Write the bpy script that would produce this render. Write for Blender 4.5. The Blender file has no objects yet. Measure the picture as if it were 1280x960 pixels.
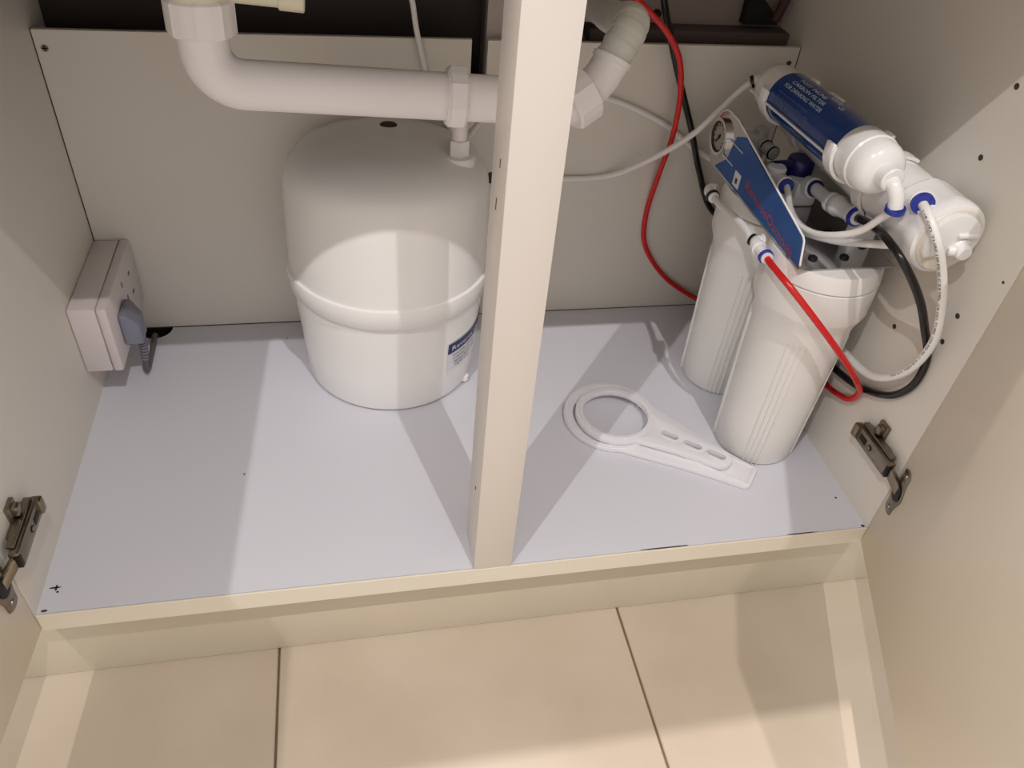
import bpy, bmesh, math, random
from mathutils import Vector, Matrix
random.seed(4)
S = bpy.context.scene
COL = S.collection
PI = math.pi

# ------------------------------------------------------------------ camera
cam_data = bpy.data.cameras.new('camera')
cam_data.sensor_width = 36.0
cam_data.lens = 983.36 / 1280 * 36.0
cam_data.clip_start = 0.02
cam = bpy.data.objects.new('camera', cam_data)
COL.objects.link(cam)
Rt, Dn, Fw = Vector((0.9798, -0.1824, 0.0819)), Vector((-0.0598, -0.6578, -0.7508)), Vector((0.1908, 0.7308, -0.6554))
m = Matrix((Rt, -Dn, -Fw)).transposed().to_4x4()
m.translation = Vector((0.3058, -0.4712, 0.6737))
cam.matrix_world = m
S.camera = cam

# ------------------------------------------------------------------ world, lights, exposure
W_ = bpy.data.worlds.new('world')
S.world = W_
W_.use_nodes = True
bgn = W_.node_tree.nodes['Background']
bgn.inputs[0].default_value = (1.0, 0.965, 0.935, 1)
bgn.inputs[1].default_value = 0.72

def lamp(name, loc, power, radius, color):
    d = bpy.data.lights.new(name, 'POINT')
    d.energy = power
    d.shadow_soft_size = radius
    d.color = color
    o = bpy.data.objects.new(name, d)
    o.location = loc
    COL.objects.link(o)
    return o
lamp('ceiling_downlight_right', (0.676, -1.07, 2.3), 65, 0.010, (1.0, 0.965, 0.950))
lamp('ceiling_downlight_left', (-0.48, -1.07, 2.3), 68, 0.010, (1.0, 0.965, 0.950))
lamp('ceiling_downlight_sink', (0.55, 0.15, 2.3), 105, 0.018, (1.0, 0.95, 0.90))

vs = S.view_settings
S.display_settings.display_device = 'sRGB'
vs.view_transform = 'Standard'
vs.look = 'None'
vs.gamma = 1.0
vs.use_curve_mapping = False
vs.exposure = 0.0

# ------------------------------------------------------------------ materials
def lin(c):
    return tuple(((x / 255 + 0.055) / 1.055) ** 2.4 if x > 10 else x / 255 / 12.92 for x in c)

MATS = {}
def mat(name, rgb, rough=0.45, metal=0.0, noise=0.0, scale=6.0, bump=0.0, bscale=80.0, spec=0.5, coat=0.0, trans=0.0, rgb2=None):
    if name in MATS:
        return MATS[name]
    M = bpy.data.materials.new(name)
    M.use_nodes = True
    nt = M.node_tree
    b = nt.nodes['Principled BSDF']
    c = lin(rgb)
    b.inputs['Base Color'].default_value = (*c, 1)
    b.inputs['Roughness'].default_value = rough
    b.inputs['Metallic'].default_value = metal
    b.inputs['Specular IOR Level'].default_value = spec
    b.inputs['Coat Weight'].default_value = coat
    b.inputs['Transmission Weight'].default_value = trans
    tc = nt.nodes.new('ShaderNodeTexCoord')
    if noise > 0 or rgb2:
        n = nt.nodes.new('ShaderNodeTexNoise')
        n.inputs['Scale'].default_value = scale
        n.inputs['Detail'].default_value = 5
        nt.links.new(tc.outputs['Object'], n.inputs['Vector'])
        r = nt.nodes.new('ShaderNodeValToRGB')
        r.color_ramp.elements[0].position = 0.3
        r.color_ramp.elements[1].position = 0.7
        c2 = lin(rgb2) if rgb2 else tuple(min(1, x * (1 + noise)) for x in c)
        c1 = c if rgb2 else tuple(x * (1 - noise) for x in c)
        r.color_ramp.elements[0].color = (*c1, 1)
        r.color_ramp.elements[1].color = (*c2, 1)
        nt.links.new(n.outputs['Fac'], r.inputs['Fac'])
        nt.links.new(r.outputs['Color'], b.inputs['Base Color'])
    if bump > 0:
        n2 = nt.nodes.new('ShaderNodeTexNoise')
        n2.inputs['Scale'].default_value = bscale
        n2.inputs['Detail'].default_value = 3
        nt.links.new(tc.outputs['Object'], n2.inputs['Vector'])
        bp = nt.nodes.new('ShaderNodeBump')
        bp.inputs['Strength'].default_value = bump
        bp.inputs['Distance'].default_value = 0.001
        nt.links.new(n2.outputs['Fac'], bp.inputs['Height'])
        nt.links.new(bp.outputs['Normal'], b.inputs['Normal'])
    MATS[name] = M
    return M

m_carcass = mat('white_melamine', (220, 214, 205), 0.42, noise=0.015, scale=3, bump=0.05)
m_floorp = mat('white_shelf_board', (216, 216, 224), 0.38, noise=0.012, scale=4, bump=0.04)
m_stile = mat('cream_lacquered_board', (221, 213, 206), 0.40, noise=0.012, scale=4)
m_edge = mat('cream_edge_band', (232, 224, 208), 0.45, noise=0.015, scale=9)
m_plinth = mat('beige_plinth_board', (211, 200, 180), 0.38, noise=0.04, scale=5)
m_tile = mat('beige_floor_tile', (190, 174, 155), 0.30, rgb2=(205, 191, 173), scale=5.5, bump=0.04, bscale=30)
m_grout = mat('brown_grout', (120, 100, 78), 0.9, noise=0.15, scale=40)
m_wall = mat('dark_wall_behind', (140, 126, 121), 0.7, noise=0.12, scale=5)
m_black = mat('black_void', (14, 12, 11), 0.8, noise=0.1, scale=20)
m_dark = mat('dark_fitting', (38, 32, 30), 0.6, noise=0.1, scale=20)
m_board = mat('grey_service_board', (176, 168, 162), 0.6, noise=0.03)
m_pvc = mat('white_pvc_pipe', (243, 238, 240), 0.36, noise=0.012, scale=8)
m_cream = mat('cream_plastic', (228, 222, 200), 0.40, noise=0.012, scale=8)
m_flex = mat('grey_flexible_hose', (206, 205, 200), 0.5, noise=0.03, scale=20)
m_tank = mat('white_tank_plastic', (243, 241, 240), 0.22, noise=0.010, scale=6)
m_white = mat('white_glossy_plastic', (238, 236, 236), 0.22, noise=0.010, scale=10)
m_house = mat('white_housing_plastic', (232, 229, 226), 0.30, noise=0.012, scale=10)
m_wrench = mat('white_wrench_plastic', (232, 231, 235), 0.38, noise=0.010, scale=10)
m_ivory = mat('ivory_end_face', (228, 220, 205), 0.35, noise=0.015, scale=10)
m_red = mat('red_tube', (206, 28, 30), 0.25, noise=0.04, scale=20)
m_blk = mat('black_tube', (16, 15, 15), 0.22, noise=0.1, scale=20)
m_wtube = mat('white_tube', (236, 233, 231), 0.30, noise=0.015, scale=20)
m_blue = mat('blue_collar', (34, 52, 150), 0.35, noise=0.06, scale=30)
m_navy = mat('navy_valve_plastic', (20, 22, 96), 0.3, noise=0.06, scale=30)
m_label = mat('blue_label_print', (40, 72, 142), 0.5, rgb2=(50, 96, 158), scale=12, spec=0.3)
m_bluewrap = mat('blue_cartridge_wrap', (14, 50, 116), 0.20, rgb2=(24, 72, 140), scale=8, coat=0.4)
m_redtext = mat('red_lettering', (176, 70, 62), 0.5, noise=0.03)
m_wtext = mat('pale_lettering', (206, 224, 242), 0.5, noise=0.03)
m_whitetext = mat('white_lettering', (230, 232, 240), 0.5, noise=0.02)
m_dtext = mat('dark_lettering', (60, 58, 70), 0.6, noise=0.03)
m_steel = mat('polished_steel', (196, 196, 198), 0.12, 1.0, noise=0.03, scale=12, bump=0.15, bscale=16)
m_bezel = mat('chrome_bezel', (210, 208, 204), 0.16, 1.0, noise=0.03, scale=30)
m_nickel = mat('nickel_hinge_steel', (138, 128, 114), 0.28, 1.0, noise=0.12, scale=40)
m_nickdk = mat('dark_hinge_recess', (30, 27, 24), 0.5, 0.5, noise=0.1, scale=40)
m_dial = mat('gauge_dial', (158, 154, 146), 0.5, noise=0.04, scale=60)
m_plug = mat('grey_plug_plastic', (128, 128, 144), 0.42, noise=0.03, scale=20)
m_socket = mat('white_socket_plastic', (214, 204, 204), 0.34, noise=0.012, scale=10)
m_cord = mat('grey_cord', (96, 92, 92), 0.5, noise=0.05, scale=30)
m_stickw = mat('white_sticker', (226, 226, 232), 0.4, noise=0.02, scale=30)
m_screw = mat('screw_steel', (150, 140, 125), 0.35, 1.0, noise=0.08, scale=60)
m_dirt = mat('chipped_board', (66, 54, 48), 0.9, noise=0.2, scale=60)

# ------------------------------------------------------------------ mesh builder
def frame(d):
    d = Vector(d).normalized()
    a = Vector((0, 0, 1)) if abs(d.z) < 0.9 else Vector((1, 0, 0))
    u = d.cross(a).normalized()
    v = d.cross(u).normalized()
    return u, v, d

class MB:
    def __init__(self):
        self.v = []; self.f = []
    def add(self, vs, fs):
        o = len(self.v)
        self.v += [Vector(p) for p in vs]
        self.f += [tuple(i + o for i in f) for f in fs]
        return self
    def box(self, lo, hi, bev=0.0, M=None, seg=2):
        bm = bmesh.new()
        bmesh.ops.create_cube(bm, size=1)
        c = [(a + b) / 2 for a, b in zip(lo, hi)]
        s = [abs(b - a) for a, b in zip(lo, hi)]
        for v in bm.verts:
            v.co = Vector((c[0] + v.co.x * s[0], c[1] + v.co.y * s[1], c[2] + v.co.z * s[2]))
        if bev > 0:
            bmesh.ops.bevel(bm, geom=bm.edges[:], offset=min(bev, min(s) * 0.45), segments=seg, affect='EDGES', profile=0.5)
        if M is not None:
            bmesh.ops.transform(bm, matrix=M, verts=bm.verts)
        bm.verts.index_update()
        self.add([v.co.copy() for v in bm.verts], [[v.index for v in f.verts] for f in bm.faces])
        bm.free()
        return self
    def lathe(self, base, axis, prof, n=40, rfun=None):
        u, v, d = frame(axis)
        base = Vector(base)
        vs = []; fs = []
        for r, h in prof:
            for k in range(n):
                a = 2 * PI * k / n
                rr = r * (rfun(a, h) if rfun else 1)
                vs.append(base + d * h + (u * math.cos(a) + v * math.sin(a)) * rr)
        for i in range(len(prof) - 1):
            for k in range(n):
                k2 = (k + 1) % n
                fs.append((i * n + k, i * n + k2, (i + 1) * n + k2, (i + 1) * n + k))
        fs.append(tuple(range(n - 1, -1, -1)))
        L = (len(prof) - 1) * n
        fs.append(tuple(range(L, L + n)))
        return self.add(vs, fs)
    def cyl(self, p0, p1, r0, r1=None, n=24, bev=0.0):
        r1 = r0 if r1 is None else r1
        h = (Vector(p1) - Vector(p0)).length
        if bev > 0:
            pr = [(r0 - bev, 0), (r0, bev), (r1, h - bev), (r1 - bev, h)]
        else:
            pr = [(r0, 0), (r1, h)]
        return self.lathe(p0, Vector(p1) - Vector(p0), pr, n)
    def ring(self, p0, p1, ri, ro, n=32):
        # hollow ring
        u, v, d = frame(Vector(p1) - Vector(p0))
        vs = []; fs = []
        for P, r in ((p0, ri), (p0, ro), (p1, ro), (p1, ri)):
            for k in range(n):
                a = 2 * PI * k / n
                vs.append(Vector(P) + (u * math.cos(a) + v * math.sin(a)) * r)
        for i in range(4):
            j = (i + 1) % 4
            for k in range(n):
                k2 = (k + 1) % n
                fs.append((i * n + k, i * n + k2, j * n + k2, j * n + k))
        return self.add(vs, fs)
    def tube(self, pts, r, n=10, caps=True, rf=None):
        pts = [Vector(p) for p in pts]
        vs = []; fs = []
        T = []
        for i in range(len(pts)):
            a = pts[max(0, i - 1)]; b = pts[min(len(pts) - 1, i + 1)]
            T.append((b - a).normalized())
        u, v, _ = frame(T[0])
        for i, p in enumerate(pts):
            u = (u - T[i] * u.dot(T[i])).normalized()
            v = T[i].cross(u)
            rr = rf(i) if rf else r
            for k in range(n):
                a = 2 * PI * k / n
                vs.append(p + (u * math.cos(a) + v * math.sin(a)) * rr)
        for i in range(len(pts) - 1):
            for k in range(n):
                k2 = (k + 1) % n
                fs.append((i * n + k, i * n + k2, (i + 1) * n + k2, (i + 1) * n + k))
        if caps:
            fs.append(tuple(range(n - 1, -1, -1)))
            L = (len(pts) - 1) * n
            fs.append(tuple(range(L, L + n)))
        return self.add(vs, fs)
    def prism(self, poly, holes, to3, h0, h1, bev=0.0):
        # polygon (2-D) with holes extruded from h0 to h1 ; to3(x, y, h) -> Vector
        bm = bmesh.new()
        edges = []
        for lp in [poly] + list(holes):
            vv = [bm.verts.new((p[0], p[1], 0)) for p in lp]
            for i in range(len(vv)):
                edges.append(bm.edges.new((vv[i], vv[(i + 1) % len(vv)])))
        bmesh.ops.triangle_fill(bm, edges=edges, use_beauty=True)
        bmesh.ops.dissolve_limit(bm, angle_limit=0.01, verts=bm.verts, edges=bm.edges)
        bmesh.ops.recalc_face_normals(bm, faces=bm.faces)
        ext = bmesh.ops.extrude_face_region(bm, geom=bm.faces[:])
        for g in ext['geom']:
            if isinstance(g, bmesh.types.BMVert):
                g.co.z = 1
        if bev > 0:
            bm.normal_update()
            ed = [e for e in bm.edges if len(e.link_faces) == 2 and abs(e.verts[0].co.z - e.verts[1].co.z) < .01
                  and e.calc_face_angle(0) > 0.8]
            for v in bm.verts: v.co.z = h0 + (h1 - h0) * v.co.z
            bmesh.ops.bevel(bm, geom=ed, offset=bev, segments=2, affect='EDGES', profile=0.5)
        else:
            for v in bm.verts: v.co.z = h0 + (h1 - h0) * v.co.z
        bm.verts.index_update()
        self.add([to3(v.co.x, v.co.y, v.co.z) for v in bm.verts], [[v.index for v in f.verts] for f in bm.faces])
        bm.free()
        return self
    def build(self, name, material, parent=None, angle=35, flat=False):
        off = ORG.get(parent, Vector((0, 0, 0)))
        me = bpy.data.meshes.new(name)
        me.from_pydata([tuple(p - off) for p in self.v], [], self.f)
        me.update()
        bm = bmesh.new(); bm.from_mesh(me)
        bmesh.ops.recalc_face_normals(bm, faces=bm.faces)
        bm.to_mesh(me); bm.free()
        if not flat:
            me.shade_smooth()
            me.set_sharp_from_angle(angle=math.radians(angle))
        me.materials.append(material)
        o = bpy.data.objects.new(name, me)
        COL.objects.link(o)
        if parent is not None:
            o.parent = parent
            ORG[o] = off
        return o

def clamp_back(mb, y):
    # a body pushed flat against the panel behind it
    for v in mb.v:
        v.y = min(v.y, y)
    return mb

ORG = {None: Vector((0, 0, 0))}
def thing(name, loc, label, cat, group=None):
    o = bpy.data.objects.new(name, None)
    o.location = loc
    o.empty_display_size = 0.05
    o['label'] = label; o['category'] = cat
    if group: o['group'] = group
    COL.objects.link(o)
    ORG[o] = Vector(loc)
    return o
def tag(o, label, cat, group=None):
    o['label'] = label; o['category'] = cat
    if group: o['group'] = group
    return o
def struct(o):
    o['kind'] = 'structure'
    return o

def spline(P, per=10):
    P = [Vector(p) for p in P]
    out = []
    for i in range(len(P) - 1):
        p0 = P[max(i - 1, 0)]; p1 = P[i]; p2 = P[i + 1]; p3 = P[min(i + 2, len(P) - 1)]
        # centripetal-ish Catmull-Rom
        d1 = max((p1 - p0).length, 1e-6) ** .5 if i > 0 else (p2 - p1).length ** .5
        d2 = max((p2 - p1).length, 1e-6) ** .5
        d3 = max((p3 - p2).length, 1e-6) ** .5 if i < len(P) - 2 else d2
        m1 = (p2 - p1) if i == 0 else ((p1 - p0) / d1 - (p2 - p0) / (d1 + d2) + (p2 - p1) / d2) * d2
        m2 = (p2 - p1) if i == len(P) - 2 else ((p2 - p1) / d2 - (p3 - p1) / (d2 + d3) + (p3 - p2) / d3) * d2
        for k in range(per):
            t = k / per
            out.append(p1 * (2 * t**3 - 3 * t**2 + 1) + m1 * (t**3 - 2 * t**2 + t) + p2 * (-2 * t**3 + 3 * t**2) + m2 * (t**3 - t**2))
    out.append(P[-1])
    return out

def text_mesh(s, size, sub=0.0):
    cu = bpy.data.curves.new('lettering', 'FONT')
    cu.body = s; cu.size = size; cu.extrude = 0.0; cu.resolution_u = 2
    ob = bpy.data.objects.new('lettering', cu)
    COL.objects.link(ob)
    bpy.context.view_layer.update()
    me = bpy.data.meshes.new_from_object(ob)
    bm = bmesh.new(); bm.from_mesh(me)
    bmesh.ops.triangulate(bm, faces=bm.faces)
    bm.verts.index_update()
    vs = [v.co.copy() for v in bm.verts]; fs = [[v.index for v in f.verts] for f in bm.faces]
    bm.free()
    bpy.data.objects.remove(ob); bpy.data.curves.remove(cu); bpy.data.meshes.remove(me)
    return vs, fs
def put_text(mb, s, size, fn, width=None):
    vs, fs = text_mesh(s, size)
    if not vs: return
    x0 = min(v.x for v in vs); x1 = max(v.x for v in vs)
    k = (width / (x1 - x0)) if width else 1.0
    mb.add([fn((v.x - x0) * k, v.y) for v in vs], fs)

W, D, H = 0.86, 0.4365, 0.3815      # inner width, depth to the back panel, height of the back panel
ZT = -0.155                          # tile level
DOOR_TOP = 0.665

# ------------------------------------------------------------------ setting: tiled floor, walls, plinth
fl = struct(MB().box((-1.4, -2.4, ZT - 0.05), (2.2, 0.60, ZT - 0.003)).build('floor', m_grout))
tile_mesh = None
for i in range(9):
    for j in range(4):
        x0 = -1.4 + 0.4 * i; y0 = -2.17 + 0.8 * j - 0.0
        y1 = min(y0 + 0.8, 0.499)
        if y1 - y0 < 0.1: continue
        g = 0.0013
        MB().box((x0 + g, y0 + g, ZT - 0.010), (x0 + 0.4 - g, y1 - g, ZT), 0.0012, seg=1).build('tile', m_tile, fl)
struct(MB().box((-1.4, 0.50, ZT), (2.2, 0.60, 0.667)).build('wall_back', m_wall))
struct(MB().box((-0.62, 0.030, ZT + 0.0006), (1.48, 0.046, -0.0245), 0.0008).build('baseboard_front', m_plinth))
# the worktop over the cabinet (just above the frame) and the bowl hanging from it
wt = struct(MB().box((-0.62, -0.03, 0.6675), (1.48, 0.60, 0.705), 0.003).build('trim_1', m_edge))

# ------------------------------------------------------------------ the sink cabinet
cab = thing('sink_cabinet', (0.43, 0.22, -0.024), 'white melamine sink cabinet with both doors open and a centre post', 'cabinet')
# bottom board with a half round notch for the cord at the back left
notch = [(0.044 + 0.0215 * math.cos(a), D - 0.004 + 0.021 * math.sin(a)) for a in [PI + PI * k / 14 for k in range(15)]]
poly = [(0, 0), (W, 0), (W, D - 0.001)] + [(notch[-1][0], D - 0.001)] + notch[::-1] + [(notch[0][0], D - 0.001)] + [(0, D - 0.001)]
bp = MB().prism(poly, [], lambda x, y, h: Vector((x, y + 0.0012, h)), -0.023, 0.0).build('bottom_panel', m_floorp, cab, flat=True)
MB().box((0, -0.0012, -0.024), (W, 0.0008, 0.0003), 0.0004, seg=1).build('edge_band', m_edge, bp)
MB().box((0.012, D - 0.03, -0.050), (0.080, D + 0.012, -0.046)).box((0.012, D + 0.0085, -0.0465), (0.080, D + 0.012, 0.02)).build('cable_hole_shade', m_black, bp, flat=True)  # black plates added so the notch looks unlit inside
# chips and specks on the board
for (x, y, a, b) in ((0.0105, 0.029, 0.005, 0.0012), (0.0115, 0.0285, 0.0012, 0.004), (0.0135, 0.024, 0.0012, 0.0012), (0.006, 0.004, 0.003, 0.0014), (0.846, 0.046, 0.0014, 0.0014), (0.857, 0.003, 0.002, 0.002),
                     (0.62, 0.0016, 0.03, 0.0008), (0.78, 0.0016, 0.02, 0.0007), (0.175, 0.157, 0.0012, 0.001), (0.215, 0.40, 0.001, 0.001)):
    ch = MB().lathe((x, y, 0.0), (0, 0, 1), [(1, 0), (1, 0.0002)], 9)
    for v in ch.v:
        v.x = x + (v.x - x) * a * random.uniform(.7, 1.2); v.y = y + (v.y - y) * b * random.uniform(.7, 1.2)
    ch.build('chipped_spot', m_dirt, bp, flat=True)
# side panels with shelf pin holes
sp1 = MB().box((-0.018, 0.0, -0.024), (0.0, 0.4995, 0.667), 0.0003, seg=1).build('side_panel', m_carcass, cab)
sp2 = MB().box((W, 0.0, -0.024), (W + 0.018, 0.4995, 0.667), 0.0003, seg=1).build('side_panel', m_carcass, cab)
for (y, z) in ((0.0964, 0.4639), (0.0966, 0.4004), (0.0984, 0.211), (0.0337, 0.2721), (0.0346, 0.2409), (0.0087, 0.3267)):
    r = 0.0024 if y > 0.01 else 0.0012
    MB().ring((W - 0.0003, y, z), (W, y, z), r * 0.8, r * 1.15, 14).cyl((W - 0.00015, y, z), (W, y, z), r, n=14).build('pin_hole', m_dirt, sp2)
# back panels: left one stops short of the pipe notch, right one reaches the side
bk1 = MB().box((0.0006, D, 0.0004), (0.4536, D + 0.006, H), 0.0005, seg=1).build('back_panel', m_carcass, cab)
bk2 = MB().box((0.4536, D, -0.024), (W - 0.0006, D + 0.006, 0.335), 0.0004, seg=1).box((0.472, D, 0.3345), (W - 0.0006, D + 0.006, H - 0.0005)).build('back_panel', m_carcass, cab)
gap = MB()
gap.box((0.0002, D - 0.0006, 0.0), (0.0010, D + 0.001, H))
gap.box((W - 0.0010, D - 0.0006, 0.2), (W - 0.0002, D + 0.001, H))
gap.box((0.0, D - 0.0010, -0.0002), (W, D + 0.001, 0.0007))
gap.build('panel_gap', m_dirt, cab, flat=True)
sc = MB().cyl((0.0096, D - 0.0007, 0.363), (0.0096, D, 0.363), 0.0036, n=16).build('panel_screw', m_screw, bk1)
MB().box((0.0068, D - 0.0010, 0.3624), (0.0124, D - 0.0006, 0.3636)).box((0.0090, D - 0.0010, 0.3602), (0.0102, D - 0.0006, 0.3658)).build('screw_slot', m_black, cab)
MB().cyl((0.8495, D - 0.0006, 0.3625), (0.8495, D, 0.3625), 0.0032, n=16).build('pin_hole', m_dirt, bk2)
MB().cyl((0.487, D - 0.0006, 0.2133), (0.487, D, 0.2133), 0.008, n=20).build('pipe_hole', m_dark, bk2)
# centre post
post = MB().box((0.4096, -0.0012, 0.0), (0.4486, 0.050, 0.667), 0.0010).build('centre_post', m_stile, cab)
for (y, z0, z1) in ((0.0221, 0.431, 0.437), (0.0256, 0.397, 0.406), (0.0206, 0.100, 0.104)):
    MB().box((0.4092, y - .0006, z0), (0.4097, y + .0006, z1)).build('slot_mark', m_dirt, post, flat=True)
# doors
def door(hinge, ang, w, sign):
    # inner face runs from the hinge edge along the direction ang; body thickness points outwards
    d = Vector((math.cos(ang), math.sin(ang), 0)); n = Vector((-d.y, d.x, 0)) * sign
    M = Matrix(((d.x, n.x, 0, hinge[0]), (d.y, n.y, 0, hinge[1]), (0, 0, 1, 0), (0, 0, 0, 1)))
    return MB().box((0.0, 0.0, -0.0215), (w, 0.018, DOOR_TOP), 0.0006, M=M).build('door', mat('cream_door_lacquer', (228, 218, 202), 0.36, noise=0.012, scale=3), cab)
dl = door((-0.0005, -0.0016), math.radians(-90.9 - 2.2), 0.427, -1)
dr = door((W + 0.0003, -0.0016), math.atan2(-0.932, -0.362), 0.427, 1)

# ------------------------------------------------------------------ concealed hinges (parts of the cabinet)
def hinge(xw, side, y0, z, doord, doorn, name='hinge'):
    """xw: inner face of the side panel, side: +1 panel lies towards +x ; arm runs along y from y0 (back) to the front"""
    s = -side
    X = lambda t: xw + s * t
    def bx(mb, t0, t1, ya, yb, za, zb, bev=0.001):
        a, b = sorted((X(t0), X(t1)))
        mb.box((a, ya, za), (b, yb, zb), bev)
    b = MB()
    bx(b, 0.0, 0.006, y0 - 0.045, y0 - 0.004, z - 0.010, z + 0.010)          # base plate
    bx(b, 0.0, 0.004, y0 - 0.030, y0 - 0.014, z - 0.020, z + 0.028)          # wings
    bx(b, 0.0, 0.010, y0 - 0.027, y0 - 0.017, z + 0.014, z + 0.026, 0.003)
    root = b.build(name, m_nickel, cab)
    a = MB()
    bx(a, 0.006, 0.015, y0 - 0.064, y0, z - 0.0100, z + 0.0095, 0.002)
    bx(a, 0.004, 0.011, y0 - 0.058, y0 - 0.002, z + 0.0095, z + 0.0130, 0.001)
    bx(a, 0.008, 0.018, y0 - 0.006, y0 + 0.003, z - 0.008, z + 0.009, 0.002)
    a.build('hinge_arm', m_nickel, root)
    k = MB()
    bx(k, 0.0149, 0.0154, y0 - 0.022, y0 - 0.010, z - 0.004, z + 0.004, 0.0005)
    k.build('adjustment_slot', m_nickdk, root)
    k = MB(); bx(k, 0.010, 0.0152, y0 - 0.0655, y0 - 0.060, z - 0.007, z + 0.007, 0.0008)
    k.build('arm_tip', m_nickdk, root)
    MB().cyl((X(0.0150), y0 - 0.029, z), (X(0.0157), y0 - 0.029, z), 0.0034, n=14).build('screw_recess', m_nickdk, root)
    MB().cyl((X(0.0155), y0 - 0.029, z), (X(0.0160), y0 - 0.029, z), 0.0022, n=12).build('screw', m_screw, root)
    # link between arm and cup
    p0 = Vector((X(0.010), y0 - 0.062, z)); c = doord
    l = MB()
    mid = (p0 + c) / 2
    dv = (c - p0); L = dv.length; dv.normalize()
    u = Vector((0, 0, 1)); w = dv.cross(u).normalized()
    M = Matrix(((dv.x, w.x, u.x, mid.x), (dv.y, w.y, u.y, mid.y), (dv.z, w.z, u.z, mid.z), (0, 0, 0, 1)))
    l.box((-L / 2 - 0.003, -0.003, -0.0065), (L / 2 + 0.004, 0.003, 0.0065), 0.0015, M=M)
    l.build('hinge_link', m_screw, root)
    # cup flange on the door's inner face
    n = doorn.normalized(); t = Vector((0, 0, 1)).cross(n).normalized()
    pts = []
    for i in range(40):
        ang = 2 * PI * i / 40
        ca, sa = math.cos(ang), math.sin(ang)
        r = 0.0
        px = 0.0115 * ca; pz = 0.031 * sa
        wd = 0.0085 + 0.006 * math.exp(-((pz) / 0.012) ** 2)
        px = wd * (1 if ca > 0 else -1) * min(1, abs(ca) * 2.2)
        pts.append((px, pz))
    fr = lambda x, y, h: c + t * x + Vector((0, 0, y)) + n * h
    fgm = MB().prism(pts, [], fr, 0.0, 0.0018, 0.0004)
    fg = fgm.build('cup_flange', m_nickel, root)
    MB().lathe(c + n * 0.0018, n, [(0.0090, 0), (0.0105, 0.0004), (0.0105, 0.0012), (0.008, 0.0014)], 24).build('hinge_cup', m_nickdk, root)
    for q in (-1, 1):
        MB().lathe(c + Vector((0, 0, 0.0235 * q)) + n * 0.0018, n, [(0.0034, 0), (0.0030, 0.001), (0.001, 0.0012)], 14).build('flange_screw', m_screw, root)
    return root
dd = Vector((-0.362, -0.932, 0)).normalized()
dn = Vector((-0.932, 0.362, 0)).normalized()
hinge(W, 1, 0.066, 0.0930, Vector((W, -0.0035, 0.0795)) + dd * 0.0135, dn)
ld = Vector((math.cos(math.radians(-93.1)), math.sin(math.radians(-93.1)), 0)); ln = Vector((-ld.y, ld.x, 0))
hinge(0.0, -1, 0.060, 0.086, Vector((-0.0005, -0.0035, 0.072)) + ld * 0.0145, ln)

# ------------------------------------------------------------------ what is seen over the back panels
struct(MB().box((0.472, 0.450, 0.30), (0.506, 0.464, 0.666)).box((0.506, 0.4635, 0.396), (0.622, 0.4755, 0.666)).build('trim_2', m_board))
struct(MB().box((0.60, 0.470, 0.372), (W - 0.0005, 0.4995, 0.3865), 0.001).build('trim_3', mat('dark_brown_rail', (84, 72, 68), 0.7, noise=0.1)))
struct(MB().box((0.0006, 0.486, 0.30), (0.4715, 0.4995, 0.666)).build('trim_shade', mat('bowl_shade_brown', (44, 34, 30), 0.7, noise=0.15)))  # added board, its dark colour stands in for the shade below the bowl
tag(MB().cyl((0.690, 0.4995, 0.398), (0.690, 0.494, 0.398), 0.005, n=14, bev=0.0006).build('wall_bolt', m_black), 'small black bolt head on the dark wall behind the tubes', 'bolt')
br = thing('corner_bracket', (0.84, 0.47, 0.392), 'black corner bracket on the dark wall at the upper right of the cabinet', 'bracket')
MB().prism([(0.800, 0.392), (0.846, 0.392), (0.846, 0.398), (0.812, 0.430), (0.800, 0.432)], [], lambda x, y, h: Vector((x, h, y)), 0.484, 0.497).build('plate', m_black, br, flat=True)
MB().tube(spline([(0.838, 0.478, 0.400), (0.842, 0.476, 0.42), (0.846, 0.472, 0.47), (0.848, 0.47, 0.55)], 5), 0.006, 10).build('strap', mat('dark_red_strap', (70, 40, 38), 0.6, noise=0.1), br)

# sink bowl above the frame
sb = thing('sink_bowl', (0.20, 0.22, 0.60), 'steel sink bowl over the trap at the top left', 'sink')
bowl = MB()
poly = []
def rrect(x0, y0, x1, y1, r, n=6):
    out = []
    for cx, cy, a0 in ((x1 - r, y1 - r, 0), (x0 + r, y1 - r, PI / 2), (x0 + r, y0 + r, PI), (x1 - r, y0 + r, 3 * PI / 2)):
        for k in range(n + 1):
            a = a0 + PI / 2 * k / n
            out.append((cx + r * math.cos(a), cy + r * math.sin(a)))
    return out
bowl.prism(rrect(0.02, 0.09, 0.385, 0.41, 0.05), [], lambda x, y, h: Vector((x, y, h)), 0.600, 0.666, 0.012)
bowl.build('bowl', m_dark, sb)

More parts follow.
